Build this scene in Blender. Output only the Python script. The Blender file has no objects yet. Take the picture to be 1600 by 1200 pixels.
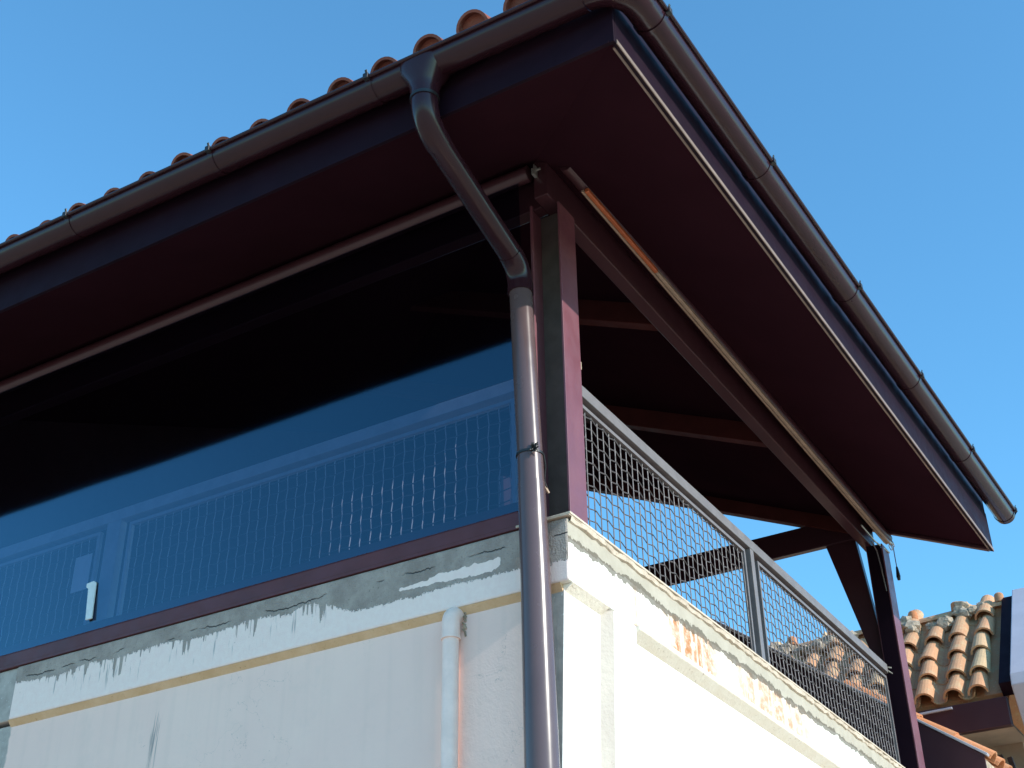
import bpy, math, random
from mathutils import Vector, Matrix, Euler

random.seed(7)
S = bpy.context.scene
COL = S.collection

# ------------------------------------------------------------------ camera
cam_d = bpy.data.cameras.new("camera")
cam = bpy.data.objects.new("camera", cam_d)
COL.objects.link(cam)
S.camera = cam
F_PX = 2135.6
cam_d.sensor_fit = 'HORIZONTAL'
cam_d.sensor_width = 36.0
cam_d.lens = 36.0 * F_PX / 1600.0
cam_d.clip_start = 0.05
cam_d.clip_end = 2000.0
CAM = Vector((-5.53157, -2.99415, -3.07194))
yw, pt, rl = (math.radians(a) for a in (30.89458, 31.59255, -0.80338))
fwd = Vector((math.cos(pt) * math.cos(yw), math.cos(pt) * math.sin(yw), math.sin(pt)))
rt = Vector((math.sin(yw), -math.cos(yw), 0.0))
up = rt.cross(fwd)
rt2 = math.cos(rl) * rt + math.sin(rl) * up
up2 = -math.sin(rl) * rt + math.cos(rl) * up
cam.matrix_world = Matrix(((rt2.x, up2.x, -fwd.x, CAM.x), (rt2.y, up2.y, -fwd.y, CAM.y),
                           (rt2.z, up2.z, -fwd.z, CAM.z), (0, 0, 0, 1)))

# ------------------------------------------------------------------ sky and sun
SUN = Vector((-0.042, -1.0, 0.5)).normalized()
world = bpy.data.worlds.new("World")
S.world = world
world.use_nodes = True
wn = world.node_tree
sky = wn.nodes.new("ShaderNodeTexSky")
sky.sky_type = 'NISHITA'
sky.sun_disc = False
sky.sun_elevation = math.asin(SUN.z)
sky.sun_rotation = math.atan2(SUN.x, SUN.y)
sky.altitude = 100.0
sky.air_density = 1.0
sky.dust_density = 0.3
sky.ozone_density = 1.6
bg = wn.nodes["Background"]
bg.inputs["Strength"].default_value = 0.15
tint = wn.nodes.new("ShaderNodeMix")
tint.data_type = 'RGBA'
tint.blend_type = 'MULTIPLY'
tint.inputs[0].default_value = 1.0
tint.inputs[7].default_value = (0.51, 0.97, 1.10, 1.0)   # white balance of the whole sky
wn.links.new(sky.outputs[0], tint.inputs[6])
wn.links.new(tint.outputs[2], bg.inputs["Color"])

sun_d = bpy.data.lights.new("sun", 'SUN')
sun_d.energy = 2.6
sun_d.angle = math.radians(0.5)
sun_d.color = (1.0, 0.93, 0.84)
sun = bpy.data.objects.new("sun", sun_d)
sun.rotation_euler = SUN.to_track_quat('Z', 'Y').to_euler()
sun.location = (0, -20, 20)
COL.objects.link(sun)

S.view_settings.view_transform = 'Standard'
S.view_settings.look = 'None'
S.view_settings.gamma = 1.0
S.view_settings.use_curve_mapping = False
S.view_settings.exposure = 1.0
S.render.engine = 'CYCLES'
S.cycles.max_bounces = 8
S.cycles.transparent_max_bounces = 12
S.cycles.caustics_reflective = False


# ------------------------------------------------------------------ node helper
class NT:
    def __init__(self, name):
        self.m = bpy.data.materials.new(name)
        self.m.use_nodes = True
        self.t = self.m.node_tree
        self.t.nodes.clear()
        self.out = self.t.nodes.new("ShaderNodeOutputMaterial")

    def n(self, typ, **kw):
        o = self.t.nodes.new(typ)
        for k, v in kw.items():
            setattr(o, k, v)
        return o

    def put(self, sock, v):
        if v is None:
            return
        if isinstance(v, bpy.types.NodeSocket):
            self.t.links.new(v, sock)
        elif isinstance(v, (tuple, list)) and len(v) == 3 and sock.type == 'RGBA':
            sock.default_value = (*v, 1.0)
        else:
            sock.default_value = v

    def math(self, op, a, b=None, c=None, clamp=False):
        o = self.n("ShaderNodeMath", operation=op, use_clamp=clamp)
        self.put(o.inputs[0], a)
        self.put(o.inputs[1], b)
        self.put(o.inputs[2], c)
        return o.outputs[0]

    def mix(self, f, a, b):
        o = self.n("ShaderNodeMix", data_type='RGBA')
        self.put(o.inputs[0], f)
        self.put(o.inputs[6], a)
        self.put(o.inputs[7], b)
        return o.outputs[2]

    def step(self, v, lo, hi, a=0.0, b=1.0):
        o = self.n("ShaderNodeMapRange", interpolation_type='SMOOTHSTEP')
        self.put(o.inputs[0], v)
        self.put(o.inputs[1], lo)
        self.put(o.inputs[2], hi)
        self.put(o.inputs[3], a)
        self.put(o.inputs[4], b)
        return o.outputs[0]

    def pos(self):
        g = self.n("ShaderNodeNewGeometry")
        s = self.n("ShaderNodeSeparateXYZ")
        self.t.links.new(g.outputs["Position"], s.inputs[0])
        return g.outputs["Position"], s.outputs[0], s.outputs[1], s.outputs[2]

    def comb(self, x, y, z):
        o = self.n("ShaderNodeCombineXYZ")
        for i, v in enumerate((x, y, z)):
            self.put(o.inputs[i], v)
        return o.outputs[0]

    def noise(self, vec, scale, detail=3.0, rough=0.55, dim='3D'):
        o = self.n("ShaderNodeTexNoise", noise_dimensions=dim)
        if dim == '1D':
            self.put(o.inputs["W"], vec)
        else:
            self.put(o.inputs["Vector"], vec)
        o.inputs["Scale"].default_value = scale
        o.inputs["Detail"].default_value = detail
        o.inputs["Roughness"].default_value = rough
        return o.outputs[0]

    def bump(self, h, strength, dist):
        o = self.n("ShaderNodeBump")
        o.inputs["Strength"].default_value = strength
        o.inputs["Distance"].default_value = dist
        self.put(o.inputs["Height"], h)
        return o.outputs[0]

    def bsdf(self, color, rough=0.5, metal=0.0, spec=0.5, normal=None, coat=0.0, coat_rough=0.1):
        o = self.n("ShaderNodeBsdfPrincipled")
        self.put(o.inputs["Base Color"], color)
        self.put(o.inputs["Roughness"], rough)
        self.put(o.inputs["Metallic"], metal)
        self.put(o.inputs["Specular IOR Level"], spec)
        self.put(o.inputs["Coat Weight"], coat)
        self.put(o.inputs["Coat Roughness"], coat_rough)
        if normal is not None:
            self.put(o.inputs["Normal"], normal)
        self.t.links.new(o.outputs[0], self.out.inputs[0])
        return o


def simple(name, color, rough=0.5, metal=0.0, spec=0.5, var=0.12, scale=6.0, bump=0.0, bscale=120.0, coat=0.0,
           coat_rough=0.12, rvar=0.08):
    k = NT(name)
    p, x, y, z = k.pos()
    f = k.noise(p, scale, 4.0, 0.6)
    dark = tuple(c * (1 - var) for c in color)
    lite = tuple(min(1, c * (1 + var)) for c in color)
    c = k.mix(k.step(f, 0.3, 0.7), dark, lite)
    r = k.step(k.noise(p, scale * 2.3, 3.0), 0.3, 0.7, max(0.02, rough - rvar), min(1, rough + rvar))
    nrm = None
    if bump:
        nrm = k.bump(k.noise(p, bscale, 4.0, 0.6), bump, 0.01)
    k.bsdf(c, r, metal, spec, nrm, coat, coat_rough)
    return k.m


M = {}
M['brown'] = simple('brown_steel', (0.060, 0.020, 0.026), 0.38, 0, 0.5, 0.06, 3, 0, 60, 0, 0.12, 0.03)
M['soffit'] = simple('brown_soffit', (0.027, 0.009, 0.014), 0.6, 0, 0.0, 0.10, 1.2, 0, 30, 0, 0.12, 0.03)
M['rafter'] = simple('brown_rafter', (0.11, 0.030, 0.026), 0.7, 0, 0.03, 0.12, 5)
M['fascia'] = simple('dark_fascia', (0.014, 0.006, 0.012), 0.5, 0, 0.06, 0.1, 3)
M['gutter'] = simple('gutter_paint', (0.028, 0.009, 0.014), 0.24, 0, 0.32, 0.08, 3, 0, 0, 0, 0.12, 0.03)
M['pipe'] = simple('downpipe_paint', (0.100, 0.063, 0.064), 0.25, 0, 0.45, 0.06, 3, 0, 0, 0.15, 0.16, 0.03)
M['sill'] = simple('maroon_sill', (0.105, 0.030, 0.036), 0.45, 0, 0.35, 0.10, 4)
M['post'] = simple('maroon_post', (0.17, 0.060, 0.075), 0.36, 0, 0.5, 0.08, 4)
M['primer'] = simple('grey_primer', (0.10, 0.078, 0.070), 0.55, 0, 0.4, 0.15, 9)
M['palerail'] = simple('pale_rail', (0.48, 0.46, 0.46), 0.5, 0, 0.4, 0.08, 8)
M['palewire'] = simple('pale_wire', (0.50, 0.46, 0.45), 0.8, 0, 0.1, 0.1, 30)
M['trim'] = simple('beige_trim', (0.42, 0.30, 0.22), 0.45, 0, 0.5, 0.12, 9)
M['drip'] = simple('drip_trim', (0.21, 0.145, 0.115), 0.45, 0, 0.4, 0.15, 7)
M['orangebar'] = simple('orange_trim', (0.50, 0.13, 0.05), 0.45, 0, 0.5, 0.12, 14)
M['rail'] = simple('grey_rail', (0.17, 0.15, 0.152), 0.45, 0, 0.3, 0.10, 8, 0.03, 90)
M['wire'] = simple('wire', (0.115, 0.10, 0.105), 0.6, 0.0, 0.5, 0.2, 30)
M['pvc'] = simple('white_pvc', (0.94, 0.70, 0.62), 0.42, 0, 0.5, 0.06, 12, 0.02, 60)
M['black'] = simple('black_plastic', (0.012, 0.012, 0.014), 0.45, 0, 0.5, 0.2, 20)
M['zinc'] = simple('zinc', (0.50, 0.48, 0.44), 0.35, 0.7, 0.5, 0.2, 30)
M['sheet'] = simple('grey_sheet', (0.46, 0.44, 0.50), 0.5, 0, 0.5, 0.06, 3)
M['darkwood'] = simple('dark_timber', (0.06, 0.032, 0.028), 0.6, 0, 0.4, 0.2, 9)
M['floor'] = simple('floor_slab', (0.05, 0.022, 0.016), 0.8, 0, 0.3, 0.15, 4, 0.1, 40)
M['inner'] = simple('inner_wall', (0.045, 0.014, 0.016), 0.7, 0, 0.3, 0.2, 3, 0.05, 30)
M['beige'] = simple('beige_render', (0.55, 0.44, 0.34), 0.85, 0, 0.3, 0.08, 4, 0.1, 60)
M['mortar'] = simple('mortar', (0.40, 0.32, 0.24), 0.95, 0, 0.2, 0.35, 14, 0.5, 40)
M['white'] = simple('white_paint', (0.75, 0.73, 0.70), 0.6, 0, 0.4, 0.05, 8)
M['latch'] = simple('latch', (0.62, 0.68, 0.70), 0.4, 0, 0.5, 0.05, 20)


def mat_ground():
    k = NT('paving')
    p, x, y, z = k.pos()
    c = k.mix(k.step(k.noise(p, 0.6, 6, 0.65), 0.3, 0.7), (0.50, 0.38, 0.28), (0.60, 0.46, 0.34))
    c = k.mix(k.step(k.noise(p, 9, 4, 0.7), 0.45, 0.8, 0, 0.5), c, (0.30, 0.24, 0.19))
    k.bsdf(c, 0.9, 0, 0.3, k.bump(k.noise(p, 60, 4), 0.3, 0.01))
    return k.m


M['ground'] = mat_ground()


def mat_tile(name, a, b, c2, grime, gamount):
    k = NT(name)
    p, x, y, z = k.pos()
    oi = k.n("ShaderNodeObjectInfo")
    rnd = oi.outputs["Random"]
    col = k.mix(k.step(rnd, 0.1, 0.7), a, b)
    col = k.mix(k.step(k.math('FRACT', k.math('MULTIPLY', rnd, 7.31)), 0.75, 0.95), col, c2)
    f = k.noise(p, 9, 6, 0.7)
    col = k.mix(k.math('MULTIPLY', k.step(f, 0.48, 0.66), gamount), col, grime)
    spots = k.step(k.noise(p, 55, 3, 0.5), 0.66, 0.72)
    col = k.mix(k.math('MULTIPLY', spots, gamount), col, (0.62, 0.58, 0.46))
    dark = k.step(k.noise(p, 22, 5, 0.7), 0.55, 0.75, 0, 0.55)
    col = k.mix(dark, col, tuple(q * 0.45 for q in a))
    k.bsdf(col, 0.88, 0, 0.25, k.bump(k.noise(p, 80, 5, 0.65), 0.45, 0.01))
    return k.m


M['tile'] = mat_tile('clay_tile', (0.27, 0.085, 0.058), (0.22, 0.07, 0.05), (0.19, 0.07, 0.055), (0.22, 0.12, 0.10), 0.3)
M['oldtile'] = mat_tile('weathered_tile', (0.60, 0.31, 0.17), (0.52, 0.28, 0.155), (0.62, 0.43, 0.25), (0.52, 0.37, 0.22), 0.85)
M['neartile'] = mat_tile('orange_tile', (0.60, 0.24, 0.11), (0.52, 0.20, 0.09), (0.45, 0.25, 0.14), (0.45, 0.33, 0.22), 0.35)


def drips(k, u, z, us, zs, lo, hi):
    """vertical streaks: noise stretched along z"""
    return k.step(k.noise(k.comb(k.math('MULTIPLY', u, us), 0.0, k.math('MULTIPLY', z, zs)), 1.0, 3, 0.6), lo, hi)


def near(k, v, c, w):
    """1 at v=c falling to 0 at |v-c|=w"""
    if isinstance(w, bpy.types.NodeSocket):
        d = k.math('DIVIDE', k.math('ABSOLUTE', k.math('SUBTRACT', v, c)), w)
        return k.step(d, 1.0, 0.35)
    return k.step(k.math('ABSOLUTE', k.math('SUBTRACT', v, c)), w, w * 0.35)


def mat_band_side():
    """upper band of the shaded side: white paint peeling off grey cement"""
    k = NT('peeling_band')
    p, x, y, z = k.pos()
    n1 = k.noise(k.comb(0.0, y, 0.0), 2.3, 2, 0.5)
    n2 = k.noise(p, 26, 4, 0.65)
    n3 = k.noise(p, 95, 3, 0.6)
    edge = k.math('ADD', -0.118, k.math('MULTIPLY', k.math('SUBTRACT', n1, 0.5), 0.09))
    edge = k.math('ADD', edge, k.math('MULTIPLY', k.math('SUBTRACT', n2, 0.5), 0.045))
    edge = k.math('ADD', edge, k.math('MULTIPLY', k.math('SUBTRACT', n3, 0.5), 0.045))
    # the bay beside the downpipe has lost its paint further down
    low = k.math('MULTIPLY', k.step(y, 1.62, 1.30), 0.105)
    edge = k.math('SUBTRACT', edge, low)
    run = k.math('MAXIMUM', drips(k, y, z, 17.0, 0.5, 0.52, 0.66), k.math('MULTIPLY', drips(k, k.math('ADD', y, 7.3), z, 41.0, 0.6, 0.56, 0.64), 0.8))
    runl = k.math('MULTIPLY', run, k.step(y, 1.35, 1.6))
    edge = k.math('SUBTRACT', edge, k.math('MULTIPLY', runl, k.step(k.noise(k.comb(0.0, y, 0.0), 3.0, 2), 0.35, 0.65, 0.025, 0.12)))
    cem = k.step(k.math('SUBTRACT', z, edge), -0.0015, 0.0015)
    # island of old paint left on the bare bay
    zc = k.math('ADD', z, k.math('MULTIPLY', k.math('SUBTRACT', k.noise(p, 7, 3, 0.6), 0.5), 0.09))
    iz = near(k, k.math('ADD', zc, k.math('MULTIPLY', y, 0.02)), -0.148, k.step(y, 1.15, 0.45, 0.012, 0.045))
    isl = k.math('MULTIPLY', iz, k.math('MULTIPLY', k.step(y, 0.38, 0.43), k.step(y, 1.12, 0.95)))
    isl = k.math('GREATER_THAN', k.math('ADD', isl, k.math('MULTIPLY', k.math('SUBTRACT', n2, 0.5), 0.9)), 0.45)
    cem = k.math('MULTIPLY', cem, k.math('SUBTRACT', 1.0, isl))
    # the corner end is bare cement as well
    cend = k.step(k.math('ADD', z, k.math('MULTIPLY', k.math('SUBTRACT', n2, 0.5), 0.16)), -0.235, -0.225)
    cend = k.math('MULTIPLY', cend, k.step(y, 0.20, 0.18))
    cem = k.math('MAXIMUM', cem, cend)
    flake = k.math('GREATER_THAN', k.noise(p, 34, 4, 0.7), 0.71)
    cem = k.math('MAXIMUM', cem, k.math('MULTIPLY', flake, k.step(z, -0.28, -0.18)))
    pale = k.mix(k.step(n2, 0.3, 0.7), (0.92, 0.71, 0.645), (0.95, 0.76, 0.69))
    grey = k.mix(k.step(k.noise(p, 6, 5, 0.7), 0.3, 0.7), (0.31, 0.255, 0.225), (0.46, 0.385, 0.34))
    grey = k.mix(k.step(k.noise(p, 60, 3, 0.6), 0.62, 0.72, 0, 0.75), grey, (0.12, 0.12, 0.115))
    crack_z = k.math('ADD', -0.085, k.math('MULTIPLY', k.math('SUBTRACT', k.noise(k.comb(0.0, y, 0.0), 3.1, 5, 0.7), 0.5), 0.13))
    crack = k.step(k.math('ABSOLUTE', k.math('SUBTRACT', z, crack_z)), 0.0045, 0.0015)
    crack = k.math('MULTIPLY', crack, k.step(k.noise(p, 4, 2), 0.47, 0.55))
    grey = k.mix(crack, grey, (0.07, 0.07, 0.068))
    st = k.math('MULTIPLY', drips(k, y, z, 34.0, 3.0, 0.60, 0.68), k.step(z, -0.34, -0.20))
    st = k.math('MULTIPLY', st, k.step(y, 1.4, 1.7))
    pale = k.mix(k.math('MULTIPLY', st, 0.7), pale, (0.30, 0.30, 0.30))
    col = k.mix(cem, pale, grey)
    h = k.math('ADD', k.math('MULTIPLY', cem, -0.35), k.math('MULTIPLY', n3, k.math('ADD', 0.10, k.math('MULTIPLY', cem, 0.35))))
    h = k.math('SUBTRACT', h, k.math('MULTIPLY', crack, 0.5))
    k.bsdf(col, 0.85, 0, 0.25, k.bump(h, 0.9, 0.022))
    return k.m


def mat_wall_side():
    """lower wall of the shaded side: pale grey paint, a few dark runs"""
    k = NT('pale_side_wall')
    p, x, y, z = k.pos()
    base = k.mix(k.step(k.noise(p, 1.4, 4, 0.6), 0.3, 0.7), (0.90, 0.635, 0.555), (0.93, 0.67, 0.58))
    ty = k.math('ADD', y, k.math('MULTIPLY', z, 0.06))
    s1 = k.math('MULTIPLY', near(k, ty, 2.72, 0.05), drips(k, ty, z, 75.0, 2.0, 0.55, 0.63))
    s1 = k.math('MULTIPLY', s1, k.math('MULTIPLY', k.step(z, -0.44, -0.50), k.step(z, -1.25, -0.7)))
    col = k.mix(k.math('MULTIPLY', s1, 0.75), base, (0.20, 0.21, 0.22))
    runs = k.math('MULTIPLY', drips(k, y, z, 9.0, 0.35, 0.48, 0.78), k.step(z, -1.6, -0.4))
    col = k.mix(k.math('MULTIPLY', runs, 0.16), col, (0.50, 0.42, 0.36))
    col = k.mix(k.math('MULTIPLY', k.step(k.noise(p, 5, 5, 0.7), 0.5, 0.72), 0.10), col, (0.52, 0.45, 0.40))
    hair = k.step(k.math('ABSOLUTE', k.math('SUBTRACT', k.noise(p, 2.6, 5, 0.6), 0.5)), 0.0022, 0.0006)
    hair = k.math('MULTIPLY', hair, k.step(k.noise(p, 1.7, 2), 0.52, 0.60))
    col = k.mix(k.math('MULTIPLY', hair, 0.45), col, (0.30, 0.27, 0.25))
    spots = k.step(k.noise(p, 11, 4, 0.7), 0.74, 0.78)
    col = k.mix(k.math('MULTIPLY', spots, 0.35), col, (0.38, 0.38, 0.37))
    # bare render on the corner pier beside the downpipe and past the band's end
    ce = k.step(k.math('ADD', y, k.math('MULTIPLY', k.noise(p, 18, 3), 0.02)), 0.23, 0.21)
    ce2 = k.step(k.math('ADD', y, k.math('MULTIPLY', k.noise(p, 9, 3), 0.06)), 4.03, 4.05)
    grey = k.mix(k.step(k.noise(p, 12, 5, 0.7), 0.3, 0.7), (0.36, 0.32, 0.29), (0.48, 0.43, 0.39))
    grey = k.mix(k.step(k.noise(p, 40, 3, 0.7), 0.66, 0.7), grey, (0.62, 0.61, 0.59))
    col = k.mix(k.math('MAXIMUM', ce, ce2), col, grey)
    h = k.math('ADD', k.math('MULTIPLY', k.noise(p, 22, 4, 0.6), 0.5), k.math('MULTIPLY', k.noise(p, 90, 3), 0.25))
    k.bsdf(col, 0.8, 0, 0.3, k.bump(h, 0.35, 0.008))
    return k.m


def mat_band_front():
    """upper band of the sunlit side: raw cement top, ragged crack, rust runs"""
    k = NT('sunlit_band')
    p, x, y, z = k.pos()
    n1 = k.noise(k.comb(x, 0.0, 0.0), 2.2, 5, 0.7)
    n2 = k.noise(p, 30, 4, 0.65)
    edge = k.math('ADD', -0.120, k.math('MULTIPLY', k.math('SUBTRACT', n1, 0.5), 0.10))
    edge = k.math('ADD', edge, k.math('MULTIPLY', k.math('SUBTRACT', n2, 0.5), 0.04))
    d = k.math('SUBTRACT', z, edge)
    cem = k.step(d, -0.001, 0.002)
    cw = k.step(k.noise(p, 7, 3, 0.6), 0.30, 0.66, 0.003, 0.034)
    crack = k.math('LESS_THAN', k.math('ABSOLUTE', k.math('ADD', d, 0.004)), cw)
    pale = k.mix(k.step(n2, 0.3, 0.7), (0.80, 0.755, 0.66), (0.84, 0.80, 0.72))
    raw = k.mix(k.step(k.noise(p, 5, 5, 0.7), 0.3, 0.7), (0.36, 0.315, 0.25), (0.43, 0.38, 0.31))
    raw = k.mix(k.step(k.noise(p, 70, 3, 0.6), 0.64, 0.72, 0, 0.6), raw, (0.22, 0.19, 0.15))
    # rust
    zone = k.math('MAXIMUM', near(k, x, 1.45, 0.55), k.math('MULTIPLY', near(k, x, 2.7, 1.0), 0.8))
    zone = k.math('MAXIMUM', zone, k.math('MULTIPLY', near(k, x, 0.78, 0.10), 0.6))
    r = k.math('MULTIPLY', k.math('MAXIMUM', drips(k, x, z, 8.0, 0.7, 0.36, 0.54), k.math('MULTIPLY', drips(k, k.math('ADD', x, 3.7), z, 19.0, 0.9, 0.42, 0.58), 0.7)), zone)
    r = k.math('MULTIPLY', r, k.step(k.noise(p, 16, 4, 0.7), 0.25, 0.55))
    r = k.math('MULTIPLY', r, k.step(k.noise(k.comb(k.math('MULTIPLY', x, 2.5), 0.0, k.math('MULTIPLY', z, 6.0)), 1.7, 4, 0.7), 0.25, 0.6, 0.55, 1.0))
    col = k.mix(k.math('MULTIPLY', r, 0.95), pale, (0.40, 0.135, 0.022))
    chips = k.math('MULTIPLY', k.math('GREATER_THAN', k.noise(k.comb(k.math('MULTIPLY', x, 2.0), y, z), 15, 4, 0.65), 0.695), k.step(z, -0.30, -0.16))
    col = k.mix(k.math('MULTIPLY', chips, 0.8), col, (0.40, 0.35, 0.28))
    col = k.mix(cem, col, raw)
    col = k.mix(k.math('MULTIPLY', crack, 0.85), col, (0.12, 0.10, 0.075))
    h = k.math('ADD', k.math('MULTIPLY', cem, -0.3), k.math('MULTIPLY', n2, 0.3))
    h = k.math('SUBTRACT', h, k.math('MULTIPLY', crack, 0.6))
    k.bsdf(col, 0.85, 0, 0.25, k.bump(h, 0.6, 0.012))
    return k.m


def mat_wall_front():
    k = NT('sunlit_wall')
    p, x, y, z = k.pos()
    col = k.mix(k.step(k.noise(p, 1.6, 4, 0.6), 0.3, 0.7), (0.83, 0.81, 0.77), (0.86, 0.84, 0.80))
    edge = k.step(k.noise(p, 14, 4, 0.65), 0.70, 0.76)
    col = k.mix(k.math('MULTIPLY', edge, k.math('MULTIPLY', k.step(x, 0.06, 0.03), 0.8)), col, (0.40, 0.39, 0.37))
    h = k.math('ADD', k.math('MULTIPLY', k.noise(p, 20, 4), 0.4), k.math('MULTIPLY', k.noise(p, 90, 3), 0.25))
    k.bsdf(col, 0.82, 0, 0.3, k.bump(h, 0.35, 0.008))
    return k.m


def mat_lip(name, a, b, dark):
    k = NT(name)
    p, x, y, z = k.pos()
    f = k.noise(p, 5, 5, 0.7)
    col = k.mix(k.step(f, 0.3, 0.7), a, b)
    col = k.mix(k.step(k.noise(p, 38, 4, 0.7), 0.62, 0.70, 0, 0.7), col, dark)
    k.bsdf(col, 0.85, 0, 0.25, k.bump(k.noise(p, 45, 4), 0.5, 0.01))
    return k.m


M['band_side'] = mat_band_side()
M['wall_side'] = mat_wall_side()
M['band_front'] = mat_band_front()
M['wall_front'] = mat_wall_front()
M['lip_side'] = mat_lip('ochre_lip', (0.60, 0.38, 0.21), (0.70, 0.47, 0.29), (0.36, 0.21, 0.11))
M['lip_front'] = mat_lip('cream_lip', (0.80, 0.69, 0.57), (0.86, 0.77, 0.67), (0.38, 0.26, 0.18))
M['reveal'] = mat_lip('shade_toned_reveal', (0.46, 0.40, 0.35), (0.52, 0.46, 0.40), (0.34, 0.28, 0.23))  # darker than the wall: weaker sun on this face put into its colour
M['coping'] = mat_lip('coping_mortar', (0.50, 0.40, 0.31), (0.62, 0.52, 0.42), (0.26, 0.19, 0.14))


def mat_film():
    """clear plastic weather curtain: smoky tint, mirror-like skin with slow waves"""
    k = NT('clear_curtain_film')
    p, x, y, z = k.pos()
    wv = k.noise(k.comb(0.0, k.math('MULTIPLY', y, 1.0), k.math('MULTIPLY', z, 0.6)), 1.3, 1.5, 0.4)
    nrm = k.bump(wv, 0.07, 0.012)
    gl = k.n("ShaderNodeBsdfGlossy")
    gl.inputs["Roughness"].default_value = 0.06
    gl.inputs["Color"].default_value = (0.42, 0.74, 1.0, 1)
    k.t.links.new(nrm, gl.inputs["Normal"])
    tr = k.n("ShaderNodeBsdfTransparent")
    tr.inputs["Color"].default_value = (0.29, 0.34, 0.46, 1)
    fr = k.n("ShaderNodeLayerWeight")
    fr.inputs["Blend"].default_value = 0.5
    fac = k.math('ADD', 0.10, k.math('MULTIPLY', k.math('POWER', fr.outputs["Facing"], 3.0), 0.9), clamp=True)
    mx = k.n("ShaderNodeMixShader")
    k.t.links.new(fac, mx.inputs[0])
    k.t.links.new(tr.outputs[0], mx.inputs[1])
    k.t.links.new(gl.outputs[0], mx.inputs[2])
    k.t.links.new(mx.outputs[0], k.out.inputs[0])
    return k.m


M['film'] = mat_film()


# ------------------------------------------------------------------ mesh helpers
ORG = {}


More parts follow.
